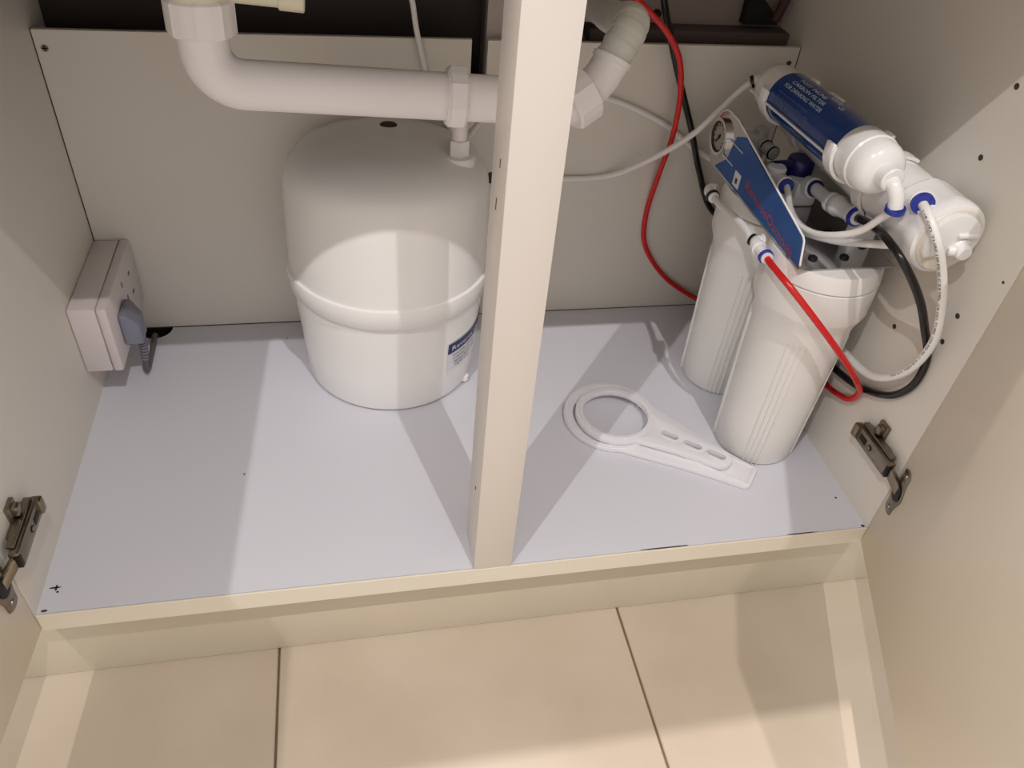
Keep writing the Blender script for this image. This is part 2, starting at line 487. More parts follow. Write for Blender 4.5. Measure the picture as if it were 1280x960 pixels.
# ------------------------------------------------------------------ waste pipe
wp = thing('waste_pipe', (0.20, 0.21, 0.42), 'white plastic waste pipe with trap bend crossing above the tank', 'pipe')
DX, DY = 0.2010, 0.2080; DZ = 0.0145
tail = MB()
tail.lathe((DX + 0.0005, DY + 0.006, 0.4770), (0, 0, 1), [(0.020, 0), (0.0240, 0.002), (0.0240, 0.030), (0.034, 0.036), (0.034, 0.1225)], 36)
tail.build('tailpiece', m_cream, wp)
MB().cyl((0.222, 0.218, 0.4845), (0.268, 0.2165, 0.4815), 0.0085, n=20).cyl((0.262, 0.2165, 0.482), (0.282, 0.2160, 0.4805), 0.0105, n=20, bev=0.001).build('overflow_branch', m_cream, wp)
def nut(p0, p1, r, n=8, ribs=True):
    mb = MB()
    ax = Vector(p1) - Vector(p0); h = ax.length
    mb.lathe(p0, ax, [(r * .93, 0), (r, 0.002), (r, h - 0.002), (r * .93, h)], 48, lambda a, hh: 1.0 + 0.045 * (1 if math.cos(a * n) > 0.55 else 0))
    return mb
nut((DX, DY + 0.004, 0.4530), (DX + 0.0005, DY + 0.006, 0.4800), 0.0258).build('coupling_nut', m_pvc, wp, angle=25)
path = [(DX, DY + 0.004, 0.4575), (DX - 0.0003, DY + 0.002, 0.4500)]
R_ = 0.027
E0 = Vector((DX + 0.0003, DY, 0.4432)); ed = Vector((0.30, -0.002, -0.0115)).normalized()
up_ = Vector((0, 0.05, 1)).normalized()
cc = E0 + ed * R_
for k in range(0, 13):
    a = PI / 2 * k / 12
    path.append(cc - ed * R_ * math.cos(a) - up_ * R_ * math.sin(a))
endp = Vector((0.4980, 0.206, 0.4025))
path += [path[-1].lerp(endp, t) for t in (0.1, 0.3, 0.6, 0.9, 1.0)]
MB().tube(path, 0.0200, 28).build('elbow_pipe', m_pvc, wp)
a_, b_ = Vector(path[-6]), endp
def on(t): return a_.lerp(b_, t)
nut(on(0.622), on(0.682), 0.0255, 8).build('coupling_nut', m_pvc, wp, angle=25)
MB().ring(on(0.618), on(0.624), 0.0195, 0.0232).build('seal_ring', m_pvc, wp)
# second coupling and the bend up to the flexible hose, right of the post
nut((0.5075, 0.2150, 0.3960), (0.5290, 0.2230, 0.4075), 0.0245, 8).build('coupling_nut', m_pvc, wp, angle=25)
q = spline([(0.493, 0.207, 0.3995), (0.508, 0.2150, 0.3965), (0.529, 0.2235, 0.4080), (0.5410, 0.2295, 0.4165), (0.5480, 0.2335, 0.4255), (0.5515, 0.236, 0.4320)], 6)
MB().tube(q, 0.0172, 24).build('bend_pipe', m_pvc, wp)
q2 = spline([(0.5508, 0.2355, 0.4300), (0.5565, 0.2370, 0.4420), (0.5630, 0.2400, 0.4520), (0.5685, 0.2480, 0.4580), (0.5725, 0.264, 0.4570), (0.577, 0.295, 0.4480), (0.588, 0.360, 0.432), (0.596, 0.430, 0.420), (0.598, 0.452, 0.417)], 14)
MB().tube(q2, 0.016, 24, rf=lambda i: 0.0160 + 0.0008 * (1 if (i // 7) % 2 == 0 else 0)).build('flexible_hose', m_flex, wp)
MB().ring((0.5503, 0.2352, 0.4290), (0.5522, 0.2365, 0.4330), 0.016, 0.0190).build('seal_ring', m_white, wp)

# ------------------------------------------------------------------ pressure tank
TX, TY = 0.3506, 0.3453
tk = thing('pressure_tank', (TX, TY, 0.0), 'white plastic water storage tank with a rim around its middle', 'tank')
RIMZ = 0.138
body = MB()
body.lathe((TX, TY, 0), (0, 0, 1), [(0.096, 0.0004), (0.1035, 0.004), (0.1060, 0.010), (0.1085, 0.05), (0.1120, 0.10), (0.1140, RIMZ + .002)], 96)
clamp_back(body, D - 0.0014).build('lower_shell', m_tank, tk)
up = MB()
up.lathe((TX, TY, 0), (0, 0, 1), [(0.1165, RIMZ + 0.02), (0.1166, 0.172), (0.1158, 0.20), (0.1146, 0.235), (0.1136, 0.258), (0.1126, 0.268), (0.1095, 0.2775), (0.103, 0.286), (0.090, 0.2935), (0.070, 0.2995), (0.048, 0.3035), (0.024, 0.3055), (0.002, 0.306)], 96)
clamp_back(up, D - 0.0014).build('upper_shell', m_tank, tk, angle=50)
clamp_back(MB().lathe((TX, TY, 0), (0, 0, 1), [(0.1135, RIMZ - 0.0015), (0.1180, RIMZ - 0.001), (0.1196, RIMZ + 0.0005), (0.1202, RIMZ + 0.0225), (0.1196, RIMZ + 0.0240), (0.1160, RIMZ + 0.0250)], 96), D - 0.0012).build('rim', m_tank, tk, angle=50)
MB().lathe((0.3555, 0.386, 0.301), (0, 0, 1), [(0.011, 0), (0.0095, 0.0035), (0.008, 0.004)], 24).build('air_cap', m_dirt, tk)
vx, vy = 0.4262, 0.321
vb = MB().lathe((vx, vy, 0.287), (0, 0, 1), [(0.018, 0), (0.018, 0.010), (0.0165, 0.0125), (0.010, 0.0130)], 32).build('valve_base', m_tank, tk)
MB().lathe((vx, vy, 0.299), (0, 0, 1), [(0.0105, 0), (0.0115, 0.001), (0.0115, 0.018), (0.0105, 0.0185)], 6).build('valve_hex', m_pvc, vb)
MB().lathe((vx, vy, 0.317), (0, 0, 1), [(0.0085, 0), (0.0085, 0.022), (0.0075, 0.024), (0.006, 0.034), (0.0035, 0.0345)], 20).build('valve_stem', m_pvc, vb)
# drain nub at the foot, right
an = math.atan2(-0.055, 0.092)
MB().lathe((TX + 0.104 * math.cos(an), TY + 0.104 * math.sin(an), 0.004), (0, 0, 1), [(0.006, 0), (0.006, 0.007), (0.004, 0.008)], 12).build('foot_nub', m_tank, tk)
# sticker on the lower shell
def on_tank(a, z, off):
    r = 0.1085 + (z - 0.05) * (0.112 - 0.1085) / 0.05 + off
    return Vector((TX + r * math.cos(a), TY + r * math.sin(a), z))
def patch(mb, a0, a1, z0, z1, off, n=14):
    vs = []; fs = []
    for i in range(n + 1):
        a = a0 + (a1 - a0) * i / n
        vs += [on_tank(a, z0, off), on_tank(a, z1, off)]
    for i in range(n):
        fs.append((2 * i, 2 * i + 2, 2 * i + 3, 2 * i + 1))
    mb.add(vs, fs)
SA0, SA1 = math.radians(-56), math.radians(-2)
st = MB(); patch(st, SA0, SA1, 0.046, 0.092, 0.0006); st = st.build('sticker', m_stickw, tk)
sb_ = MB(); patch(sb_, SA0 - .005, SA1, 0.0765, 0.0925, 0.0009); sb_.build('sticker_band', mat('navy_print', (24, 34, 92), 0.4, noise=0.05), st)
tx = MB(); put_text(tx, 'Reverse Osmosis', 0.0095, lambda x, y: on_tank(SA0 + 0.05 + x / 0.111, 0.0812 + y, 0.0013), width=0.092); tx.build('lettering', m_whitetext, st, flat=True)
tx = MB()
for i, s in enumerate(('WATER TANK 3.2 G', 'CAPACITY  11 L', 'PRESSURE 0.6 MPa', 'TEMP 4-45')):
    put_text(tx, s, 0.0050, lambda x, y: on_tank(SA0 + 0.06 + 0.02 * i + x / 0.111, 0.0700 - 0.0062 * i + y, 0.0010), width=(0.065, 0.055, 0.05, 0.03)[i])
tx.build('lettering', m_dtext, st, flat=True)

# ------------------------------------------------------------------ socket box with plug and cord
sk = thing('socket_box', (0.0, 0.36, 0.05), 'white surface mounted socket box in the left back corner', 'socket')
MB().box((0.0003, 0.288, 0.0505), (0.0290, 0.434, 0.1375), 0.0022).build('back_box', m_socket, sk)
lid = MB().box((0.0294, 0.2875, 0.050), (0.0405, 0.4345, 0.138), 0.003).build('face_plate', m_socket, sk)
for (y, z, a, b) in ((0.362, 0.1195, .0018, .0035), (0.372, 0.094, .0018, .004), (0.398, 0.112, .0035, .0018), (0.398, 0.086, .004, .0018)):
    MB().box((0.0402, y - a, z - b), (0.0408, y + a, z + b)).build('socket_slot', m_cord, lid, flat=True)
pg = thing('power_plug', (0.0405, 0.33, 0.09), 'grey plug pushed into the white socket box', 'plug')
def hexa(mb, a, b):
    mb.add(list(a) + list(b), [(0, 1, 2, 3), (7, 6, 5, 4), (0, 4, 5, 1), (1, 5, 6, 2), (2, 6, 7, 3), (3, 7, 4, 0)])
bm_ = MB()
rec = lambda x, y0, y1, z0, z1: [(x, y0, z0), (x, y1, z0), (x, y1, z1), (x, y0, z1)]
loft = [rec(0.0411, 0.314, 0.352, 0.067, 0.108), rec(0.0485, 0.314, 0.352, 0.066, 0.108), rec(0.0600, 0.319, 0.346, 0.064, 0.092)]
bm_.add(sum(loft, []), [(0, 1, 2, 3), (11, 10, 9, 8)] + [(4 * k + j, 4 * k + 4 + j, 4 * k + 4 + (j + 1) % 4, 4 * k + (j + 1) % 4) for k in range(2) for j in range(4)])
bo = bm_.build('plug_body', m_plug, pg, angle=20)
md = bo.modifiers.new('bevel', 'BEVEL'); md.width = 0.0025; md.segments = 2
# strain relief: stacked rings along the cord's first stretch
cp = spline([(0.0540, 0.332, 0.069), (0.0545, 0.332, 0.055), (0.0530, 0.332, 0.034), (0.0500, 0.334, 0.014), (0.0485, 0.344, 0.0055), (0.0480, 0.362, 0.0036), (0.0475, 0.392, 0.0038), (0.0465, 0.412, 0.0044), (0.0455, 0.4228, -0.004), (0.0450, 0.4240, -0.020), (0.045, 0.4245, -0.036)], 9)
rl = MB()
for k in range(2, 20, 2):
    p0, p1 = cp[k], cp[k + 1]
    rl.cyl(p0, p0.lerp(p1, 0.9), 0.0062 - 0.0001 * k, n=14)
rl.build('strain_relief', m_plug, pg)
MB().tube(cp, 0.0034, 10).build('cord', m_cord, pg)

# ------------------------------------------------------------------ housing wrenches lying on the floor board
def arc(cx, cy, r, a0, a1, n):
    return [(cx + r * math.cos(a0 + (a1 - a0) * k / n), cy + r * math.sin(a0 + (a1 - a0) * k / n)) for k in range(n + 1)]
def slot(cx, cy, d, L, r):
    a = math.atan2(d.y, d.x)
    p = Vector((cx, cy)) - d * L / 2; q_ = Vector((cx, cy)) + d * L / 2
    return arc(p.x, p.y, r, a + PI / 2, a + 3 * PI / 2, 6) + arc(q_.x, q_.y, r, a - PI / 2, a + PI / 2, 6)
flat3 = lambda x, y, h: Vector((x, y, h))
def wrench_poly(cx, cy, ro, d, L, neck, w_end, rounded, shp):
    n2 = Vector((-d.y, d.x))
    a = math.atan2(d.y, d.x)
    t = math.asin(neck / ro)
    pts = arc(cx, cy, ro, a + t, a + 2 * PI - t, 44)
    C = Vector((cx, cy))
    # lower edge of the handle
    for s, w in shp:
        p = C + d * (L * s) - n2 * (w_end + (neck - w_end) * (w - .5) * 2); pts.append((p.x, p.y))
    e = C + d * L
    if rounded:
        pts += arc(e.x - d.x * w_end, e.y - d.y * w_end, w_end, a - PI / 2, a + PI / 2, 10)
    else:
        for s, k in ((-0.004, -1), (0, -0.8), (0, 0.8), (-0.004, 1)):
            p = e + d * s + n2 * w_end * k; pts.append((p.x, p.y))
    for s, w in shp[::-1]:
        p = C + d * (L * s) + n2 * (w_end + (neck - w_end) * (w - .5) * 2); pts.append((p.x, p.y))
    return pts
d1 = Vector((0.139, -0.120)).normalized()
c1 = (0.6135, 0.2030)
w1 = thing('housing_wrench', (c1[0], c1[1], 0), 'larger white housing wrench lying flat on the board under another', 'wrench')
RO1, RI1 = 0.0595, 0.0475
P1 = wrench_poly(c1[0], c1[1], RO1, d1, 0.187, 0.048, 0.0185, False, ((0.42, 0.83), (0.55, 0.73), (0.68, 0.65), (0.82, 0.575)))
MB().prism(P1, [arc(c1[0], c1[1], RI1, 0, 2 * PI * 43 / 44, 43)], flat3, 0.0004, 0.0070, 0.0012).build('ring_and_handle', m_wrench, w1, angle=30)
MB().ring((c1[0], c1[1], 0.0066), (c1[0], c1[1], 0.0085), RO1 - 0.0050, RO1 - 0.0012, 56).build('raised_rim', m_wrench, w1)
nn = Vector((-d1.y, d1.x))
rb = MB()
for k in (-1, 1):
    pA = Vector(c1) + d1 * 0.085 + nn * 0.0155 * k * 1.0; pB = Vector(c1) + d1 * 0.180 + nn * 0.0150 * k
    rb.tube([(pA.x, pA.y, 0.0072), (pB.x, pB.y, 0.0072)], 0.0014, 8)
pA = Vector(c1) + d1 * 0.182 - nn * 0.015; pB = Vector(c1) + d1 * 0.182 + nn * 0.015
rb.tube([(pA.x, pA.y, 0.0072), (pB.x, pB.y, 0.0072)], 0.0014, 8)
rb.build('handle_rib', m_wrench, w1)
for k in range(6):
    a = 2 * PI * k / 6 + 0.4
    p0 = Vector((c1[0] + (RI1 + 0.0005) * math.cos(a), c1[1] + (RI1 + 0.0005) * math.sin(a), 0.0035))
    MB().cyl((p0.x, p0.y, 0.0008), (p0.x, p0.y, 0.0062), 0.0030, n=8).build('grip_tooth', m_wrench, w1)
d2 = Vector((0.117, -0.096)).normalized()
c2 = (0.6160, 0.1960)
Z2 = 0.0088
w2 = thing('housing_wrench', (c2[0], c2[1], Z2), 'smaller white wrench with three handle slots on top of the larger one', 'wrench')
P2 = wrench_poly(c2[0], c2[1], 0.0495, d2, 0.151, 0.028, 0.0150, True, ((0.46, 0.80), (0.58, 0.66), (0.75, 0.54)))
C2 = Vector(c2)
hs = [arc(c2[0], c2[1], 0.0405, 0, 2 * PI * 43 / 44, 43)]
for s, L in ((0.072, 0.0130), (0.1015, 0.0140), (0.1310, 0.0150)):
    p = C2 + d2 * s; hs.append(slot(p.x, p.y, d2, L, 0.0042))
MB().prism(P2, hs, flat3, Z2, Z2 + 0.0075, 0.0012).build('ring_and_handle', m_wrench, w2, angle=30)
MB().ring((c2[0], c2[1], Z2 + 0.0072), (c2[0], c2[1], Z2 + 0.0086), 0.0410, 0.0450, 52).build('raised_rim', m_wrench, w2)
lr = MB()
for s, L in ((0.072, 0.0130), (0.1015, 0.0140), (0.1310, 0.0150)):
    p = C2 + d2 * s
    o_ = slot(p.x, p.y, d2, L, 0.0060); i_ = slot(p.x, p.y, d2, L, 0.0043)
    lr.prism(o_, [i_], flat3, Z2 + 0.0074, Z2 + 0.0086)
lr.build('slot_rim', m_wrench, w2, angle=30)

# ------------------------------------------------------------------ the water filter unit
ro = thing('water_filter', (0.785, 0.21, 0.0), 'white reverse osmosis water filter with two tall housings against the right wall', 'water filter')
PZ = 0.2765                       # plate level
PX0, PX1 = 0.7330, 0.8395
plate = MB().box((PX0 - 0.0012, 0.1105, PZ), (PX1, 0.345, PZ + 0.0016), 0.0004, seg=1).build('bracket', m_steel, ro)
fl_poly = [(0.1125, PZ + 0.0016), (0.1120, 0.282), (0.1190, 0.3045), (0.1225, 0.3075), (0.2900, 0.3415), (0.3035, 0.3445)] + \
          [(0.3280 + 0.0265 * math.cos(a), 0.3190 + 0.0265 * math.sin(a)) for a in [math.radians(x) for x in (100, 75, 50, 25, 0, -20)]] + [(0.3540, 0.290), (0.345, PZ + 0.0016)]
yz = lambda y, z, h: Vector((h, y, z))
MB().prism(fl_poly, [], yz, PX0 - 0.0012, PX0 + 0.0004).build('flange', m_steel, plate, flat=True)
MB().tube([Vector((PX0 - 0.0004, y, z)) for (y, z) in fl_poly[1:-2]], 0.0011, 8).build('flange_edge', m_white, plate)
lab_poly = [(0.1150, 0.2795), (0.1145, 0.2825), (0.1208, 0.3035), (0.1238, 0.3060), (0.2787, 0.3375), (0.2974, 0.3300), (0.3060, 0.300), (0.3305, 0.2800)]
lab = MB().prism(lab_poly, [], yz, PX0 - 0.0020, PX0 - 0.00125).build('label', m_label, ro, flat=True)
# lettering runs from the back towards the front along -y, reading downwards from the left
tx = MB()
y_a, z_a = 0.2480, 0.2950
put_text(tx, 'ReverseOsmosis', 0.0145, lambda x, y: Vector((PX0 - 0.0023, y_a - x + 0.0 * y, 0.2975 - 0.115 * x + y - 0.004)), width=0.120)
tx.build('lettering', m_redtext, lab, flat=True)
MB().box((PX0 - 0.0024, 0.2640, 0.2830), (PX0 - 0.0019, 0.2790, 0.2995), 0.0).build('sticker', m_stickw, lab)
MB().box((PX0 - 0.0027, 0.2690, 0.2870), (PX0 - 0.0023, 0.2740, 0.2930), 0.0).build('sticker_mark', m_dtext, lab)
ties = MB()
ties.box((PX0 - 0.0026, 0.2745, 0.3205), (PX0 - 0.0018, 0.3120, 0.3214)).box((PX0 - 0.0026, 0.289, 0.2990), (PX0 - 0.0018, 0.335, 0.3000))
ties.build('film_edge', m_stickw, lab, flat=True)
# screws on the plate
for (x, y) in ((0.757, 0.130), (0.792, 0.130), (0.755, 0.255), (0.823, 0.150), (0.800, 0.180), (0.815, 0.30)):
    MB().lathe((x, y, PZ + 0.0016), (0, 0, 1), [(0.0048, 0), (0.0046, 0.0015), (0.003, 0.0028), (0.001, 0.003)], 16).build('plate_screw', m_nickdk, plate)

def housing(cx, cy):
    b = MB()
    b.lathe((cx, cy, 0.001), (0, 0, 1), [(0.043, 0), (0.0462, 0.0015), (0.0475, 0.004), (0.0485, 0.05), (0.0510, 0.12), (0.0530, 0.195), (0.0545, 0.205), (0.0590, 0.216), (0.0602, 0.220), (0.0602, 0.2545), (0.058, 0.2555)], 72)
    h = b.build('filter_housing', m_house, ro)
    MB().lathe((cx, cy, 0.2545), (0, 0, 1), [(0.0575, 0), (0.0575, 0.0030)], 72).build('seal_line', m_dirt, h)
    cp_ = MB().lathe((cx, cy, 0.2570), (0, 0, 1), [(0.0585, 0), (0.0598, 0.001), (0.0585, 0.012), (0.0560, 0.0185), (0.040, 0.0192)], 72)
    cp_.build('housing_cap', m_house, h)
    for q in range(4):
        a0 = math.radians(-119 + 90 * q)
        mb = MB()
        for k in (-1.5, -0.5, 0.5, 1.5):
            a = a0 + k * 0.115
            rr0, rr1 = 0.0475, 0.0528
            p0 = Vector((cx + (rr0) * math.cos(a), cy + rr0 * math.sin(a), 0.0015)); p1 = Vector((cx + rr1 * math.cos(a), cy + rr1 * math.sin(a), 0.186))
            t_ = Vector((-math.sin(a), math.cos(a), 0)); n_ = Vector((math.cos(a), math.sin(a), 0))
            w_, o_ = 0.0009, 0.0016
            mb.add([p0 - t_ * w_ - n_ * .001, p0 + t_ * w_ - n_ * .001, p0 + t_ * w_ * .6 + n_ * o_, p0 - t_ * w_ * .6 + n_ * o_,
                    p1 - t_ * w_ - n_ * .001, p1 + t_ * w_ - n_ * .001, p1 + t_ * w_ * .6 + n_ * o_ * .6, p1 - t_ * w_ * .6 + n_ * o_ * .6],
                   [(0, 1, 2, 3), (7, 6, 5, 4), (0, 4, 5, 1), (1, 5, 6, 2), (2, 6, 7, 3), (3, 7, 4, 0)])
        mb.build('rib', m_house, h, flat=True)
    return h
AX, AY, BX, BY = 0.785, 0.150, 0.787, 0.2775
hA = housing(AX, AY)
hB = housing(BX, BY)

# fittings
def fitting(pts, r, collar_at, collar_dir, name, rc=None, collar=m_blue, parent=ro, body=m_white, seal=False):
    o = MB().tube(pts, r, 18).build(name, body, parent)
    c0 = Vector(collar_at); cd = Vector(collar_dir).normalized()
    rc = rc or r * 0.98
    MB().cyl(c0, c0 + cd * 0.0042, rc * 1.02, n=20, bev=0.0006).build('collar', collar, o)
    MB().cyl(c0 + cd * 0.0040, c0 + cd * 0.0062, rc * 0.82, n=18).build('collet', m_white, o)
    return o
# front housing port: elbow on the left of the cap, outlet towards the viewer carrying the red tube
f1 = fitting(spline([(0.7290, 0.1790, 0.2685), (0.7215, 0.1800, 0.2690), (0.7170, 0.1740, 0.2695), (0.7165, 0.1640, 0.2700), (0.7165, 0.1500, 0.2703)], 5), 0.0058, (0.7165, 0.1500, 0.2703), (0.0, -1, -0.03), 'elbow_fitting', 0.0076)
MB().cyl((0.7280, 0.1792, 0.2686), (0.7245, 0.1797, 0.2688), 0.0080, n=20, bev=0.001).build('thread_collar', m_white, f1)
MB().ring((0.7165, 0.1690, 0.2698), (0.7165, 0.1640, 0.2700), 0.005, 0.0076).build('nut_ring', m_white, f1)
MB().ring((0.7180, 0.1815, 0.2690), (0.7172, 0.1835, 0.2690), 0.0045, 0.0066).build('seal_ring', m_blk, f1)
f2 = fitting(spline([(0.7300, 0.3080, 0.2600), (0.7245, 0.3120, 0.2595), (0.7215, 0.3080, 0.2585), (0.7210, 0.2980, 0.2580)], 5), 0.0064, (0.7210, 0.2985, 0.2580), (0, -1, 0.03), 'elbow_fitting', 0.0078, m_blk)
MB().tube(spline([(0.7210, 0.294, 0.2582), (0.7205, 0.277, 0.2595), (0.7205, 0.255, 0.2625), (0.7205, 0.233, 0.2660), (0.7200, 0.210, 0.2685), (0.7178, 0.187, 0.2690)], 6), 0.0040, 10).build('jumper_tube', m_wtube, ro)

# pressure gauge on the ear of the flange
GY, GZ = 0.3335, 0.3140
g = MB().cyl((PX0 + 0.0006, GY, GZ), (PX0 + 0.018, GY, GZ), 0.0190, n=36, bev=0.001).build('pressure_gauge', m_black, ro)
MB().ring((PX0 - 0.0060, GY, GZ), (PX0 - 0.0012, GY, GZ), 0.0175, 0.0210, 44).build('bezel', m_bezel, g)
MB().cyl((PX0 - 0.0036, GY, GZ), (PX0 - 0.0013, GY, GZ), 0.0176, n=36).build('dial', m_dial, g)
MB().ring((PX0 - 0.0046, GY, GZ), (PX0 - 0.0036, GY, GZ), 0.0152, 0.0176, 40).build('dial_ring', m_dark, g)
nd = MB()
nd.box((PX0 - 0.0044, GY - 0.0010, GZ - 0.010), (PX0 - 0.0038, GY + 0.0010, GZ + 0.004), 0.0, M=Matrix.Translation((0, GY, GZ)) @ Matrix.Rotation(0.6, 4, 'X') @ Matrix.Translation((0, -GY, -GZ)))
nd.cyl((PX0 - 0.0046, GY, GZ), (PX0 - 0.0037, GY, GZ), 0.0022, n=12)
for k in range(11):
    a = math.radians(-40 + 26 * k)
    nd.box((PX0 - 0.0040, GY - 0.0006, GZ + 0.0118), (PX0 - 0.0036, GY + 0.0006, GZ + 0.0150), 0, M=Matrix.Translation((0, GY, GZ)) @ Matrix.Rotation(a - PI / 2, 4, 'X') @ Matrix.Translation((0, -GY, -GZ)))
nd.build('needle', m_black, g, flat=True)
MB().cyl((PX0 + 0.018, GY, GZ), (PX0 + 0.046, GY - 0.002, GZ - 0.004), 0.0085, n=20, bev=0.0008).build('gauge_stem', m_flex, g)
tee = MB().cyl((0.7790, GY, GZ - 0.018), (0.7790, GY - 0.004, GZ + 0.012), 0.0080, n=18, bev=0.001)
tee.cyl((0.7790, GY - 0.004, GZ - 0.004), (0.7840, 0.300, GZ - 0.006), 0.0075, n=18, bev=0.001)
tee.cyl((0.7790, GY - 0.004, GZ - 0.010), (0.762, 0.318, GZ - 0.020), 0.0070, n=18, bev=0.001)
tee.box((0.772, GY - 0.008, PZ + .0016), (0.786, GY + 0.006, GZ - 0.014), 0.001)
tee = tee.build('tee_fitting', m_flex, ro)
for p in ((0.7815, 0.3175, GZ - 0.0045), (0.7836, 0.303, GZ - 0.0057), (0.769, 0.3235, GZ - 0.0165)):
    MB().ring(p, (p[0] + 0.0004, p[1] - 0.0022, p[2]), 0.006, 0.0080, 20).build('seal_ring', m_blk, tee)
# elbow/tee standing on the plate behind the label
e1 = MB().box((0.7465, 0.232, PZ + .0016), (0.7735, 0.262, 0.309), 0.004)
e1.cyl((0.760, 0.247, 0.300), (0.760, 0.247, 0.320), 0.0105, n=20, bev=0.002)
e1.cyl((0.760, 0.240, 0.306), (0.7585, 0.218, 0.311), 0.0098, n=20, bev=0.0012)
e1.cyl((0.756, 0.240, 0.292), (0.7590, 0.226, 0.294), 0.0090, n=20, bev=0.0012)
e1 = e1.build('check_valve', m_white, ro)
MB().cyl((0.7585, 0.2185, 0.311), (0.7584, 0.2150, 0.3116), 0.0082, n=20, bev=0.0005).build('collar', m_blue, e1)
MB().cyl((0.7590, 0.2265, 0.294), (0.7592, 0.2230, 0.2942), 0.0078, n=20, bev=0.0005).build('collar', m_white, e1)
# ball valve with a dark blue lever
bv = MB().box((0.782, 0.232, PZ + .0016), (0.810, 0.282, 0.306), 0.004)
bv.cyl((0.796, 0.236, 0.302), (0.796, 0.222, 0.306), 0.0110, n=22, bev=0.0015)
bv = bv.build('ball_valve', m_white, ro)
MB().lathe((0.796, 0.262, 0.303), (0, 0, 1), [(0.0150, 0), (0.0155, 0.002), (0.0155, 0.016), (0.0135, 0.019), (0.004, 0.0195)], 10).build('valve_cap', m_navy, bv)
MB().box((0.757, 0.2545, 0.3145), (0.792, 0.2640, 0.3205), 0.0022, M=Matrix.Translation((0.796, 0.262, 0)) @ Matrix.Rotation(0.10, 4, 'Z') @ Matrix.Translation((-0.796, -0.262, 0))).build('valve_lever', m_navy, bv)
MB().ring((0.796, 0.2218, 0.306), (0.796, 0.2190, 0.307), 0.0060, 0.0090, 22).build('collar', m_navy, bv)
# drain line on the plate: bar, flow restrictor, fitting to the black tube
dlm = MB().cyl((0.796, 0.2240, 0.3060), (0.7955, 0.186, 0.3088), 0.0068, n=18).build('drain_nipple', m_white, ro)
fr_ = MB().lathe((0.7955, 0.190, 0.3085), Vector((0.0030, -0.042, 0.0058)), [(0.0072, 0), (0.0105, 0.002), (0.0105, 0.006), (0.0092, 0.0075), (0.0108, 0.010), (0.0108, 0.017), (0.0090, 0.021), (0.0082, 0.036), (0.0092, 0.038), (0.0092, 0.0425)], 22).build('flow_restrictor', m_white, ro)
MB().ring((0.7985, 0.1480, 0.3143), (0.7987, 0.1440, 0.3149), 0.0042, 0.0096, 22).build('collar', m_blue, fr_)
MB().ring((0.7987, 0.1444, 0.3148), (0.7987, 0.1424, 0.3152), 0.0042, 0.0072, 22).build('collet', m_white, fr_)

# membrane housing (large, against the wall) -- axis along y
MX, MZ = 0.8240, 0.3450
ax = (0, 1, 0)
mh = MB().lathe((MX, 0.095, MZ), ax, [(0.027, 0), (0.0305, 0.004), (0.0310, 0.22), (0.0300, 0.255), (0.022, 0.265)], 56).build('membrane_housing', m_white, ro)
cap = MB()
cap.lathe((MX, 0.0500, MZ), ax, [(0.0305, 0), (0.0340, 0.0018), (0.0350, 0.005), (0.0350, 0.014), (0.0342, 0.016), (0.0342, 0.048), (0.0320, 0.052)], 64,
          lambda a, h: 1.0 + (0.022 if (math.cos(a * 8) > 0.2 and h > 0.012) else 0.0))
cap.build('end_cap', m_white, mh, angle=28)
MB().lathe((MX, 0.0502, MZ), (0, -1, 0), [(0.0305, 0), (0.0297, 0.0013), (0.022, 0.0022), (0.002, 0.0026)], 56).build('end_face', m_ivory, mh)
blkp = [(0.0262 * math.cos(a) - 0.002, 0.0262 * math.sin(a) + 0.002) for a in [math.radians(-18 + 9 * k) for k in range(27)]] + [(-0.004, -0.010)]
MB().prism(blkp, [], lambda x, y, h: Vector((MX + x, h, MZ + y)), 0.0430, 0.0500, 0.0012).build('face_block', m_white, mh, angle=30)
hub = MB()
hub.lathe((MX + 0.009, 0.0480, MZ - 0.005), (0, -1, 0), [(0.0105, 0), (0.0100, 0.006), (0.0082, 0.008), (0.0076, 0.012), (0.0056, 0.014)], 24)
hub.box((MX + 0.000, 0.0395, MZ + 0.007), (MX + 0.020, 0.0440, MZ + 0.0108), 0.0015)
hub.cyl((MX + 0.009, 0.0400, MZ - 0.005), (MX - 0.002, 0.0440, MZ - 0.0070), 0.0050, n=18, bev=0.0008)
hub.build('lower_port', m_white, mh)
# upper port: stub rising from the cap's left with a blue collar and the printed tube
upm = MB().cyl((0.8080, 0.0780, 0.3640), (0.7965, 0.0700, 0.3730), 0.0105, n=22, bev=0.0012).build('upper_port', m_white, mh)
MB().ring((0.7965, 0.0690, 0.3724), (0.7952, 0.0650, 0.3722), 0.0045, 0.0098, 24).build('collar', m_blue, mh)

# post carbon cartridge lying on top -- axis along y
CX_, CZ_ = 0.7750, 0.3830
CAX = Vector((0, 1, -0.034))
cz_at = lambda y: CZ_ - 0.034 * (y - 0.101)
pc = MB().lathe((CX_, 0.1010, CZ_), CAX, [(0.0105, 0), (0.0175, 0.0015), (0.0225, 0.006), (0.0248, 0.013), (0.0252, 0.022), (0.0265, 0.0235), (0.0265, 0.046), (0.0255, 0.0475), (0.0255, 0.216), (0.0245, 0.224), (0.018, 0.234), (0.0105, 0.238)], 56).build('carbon_cartridge', m_white, ro)
MB().lathe((CX_, 0.1475, cz_at(0.1475)), CAX, [(0.0252, 0), (0.0260, 0.0002), (0.0260, 0.1435), (0.0252, 0.1437)], 64).build('wrap', m_bluewrap, pc)
def on_cart(s, t, off=0.0264):
    # s: distance along -y from the back of the wrap, t: height of the text, measured around the girth
    a = math.radians(124) - t / 0.026
    y = 0.288 - s
    return Vector((CX_ + off * math.cos(a), y, cz_at(y) + off * math.sin(a)))
tx = MB()
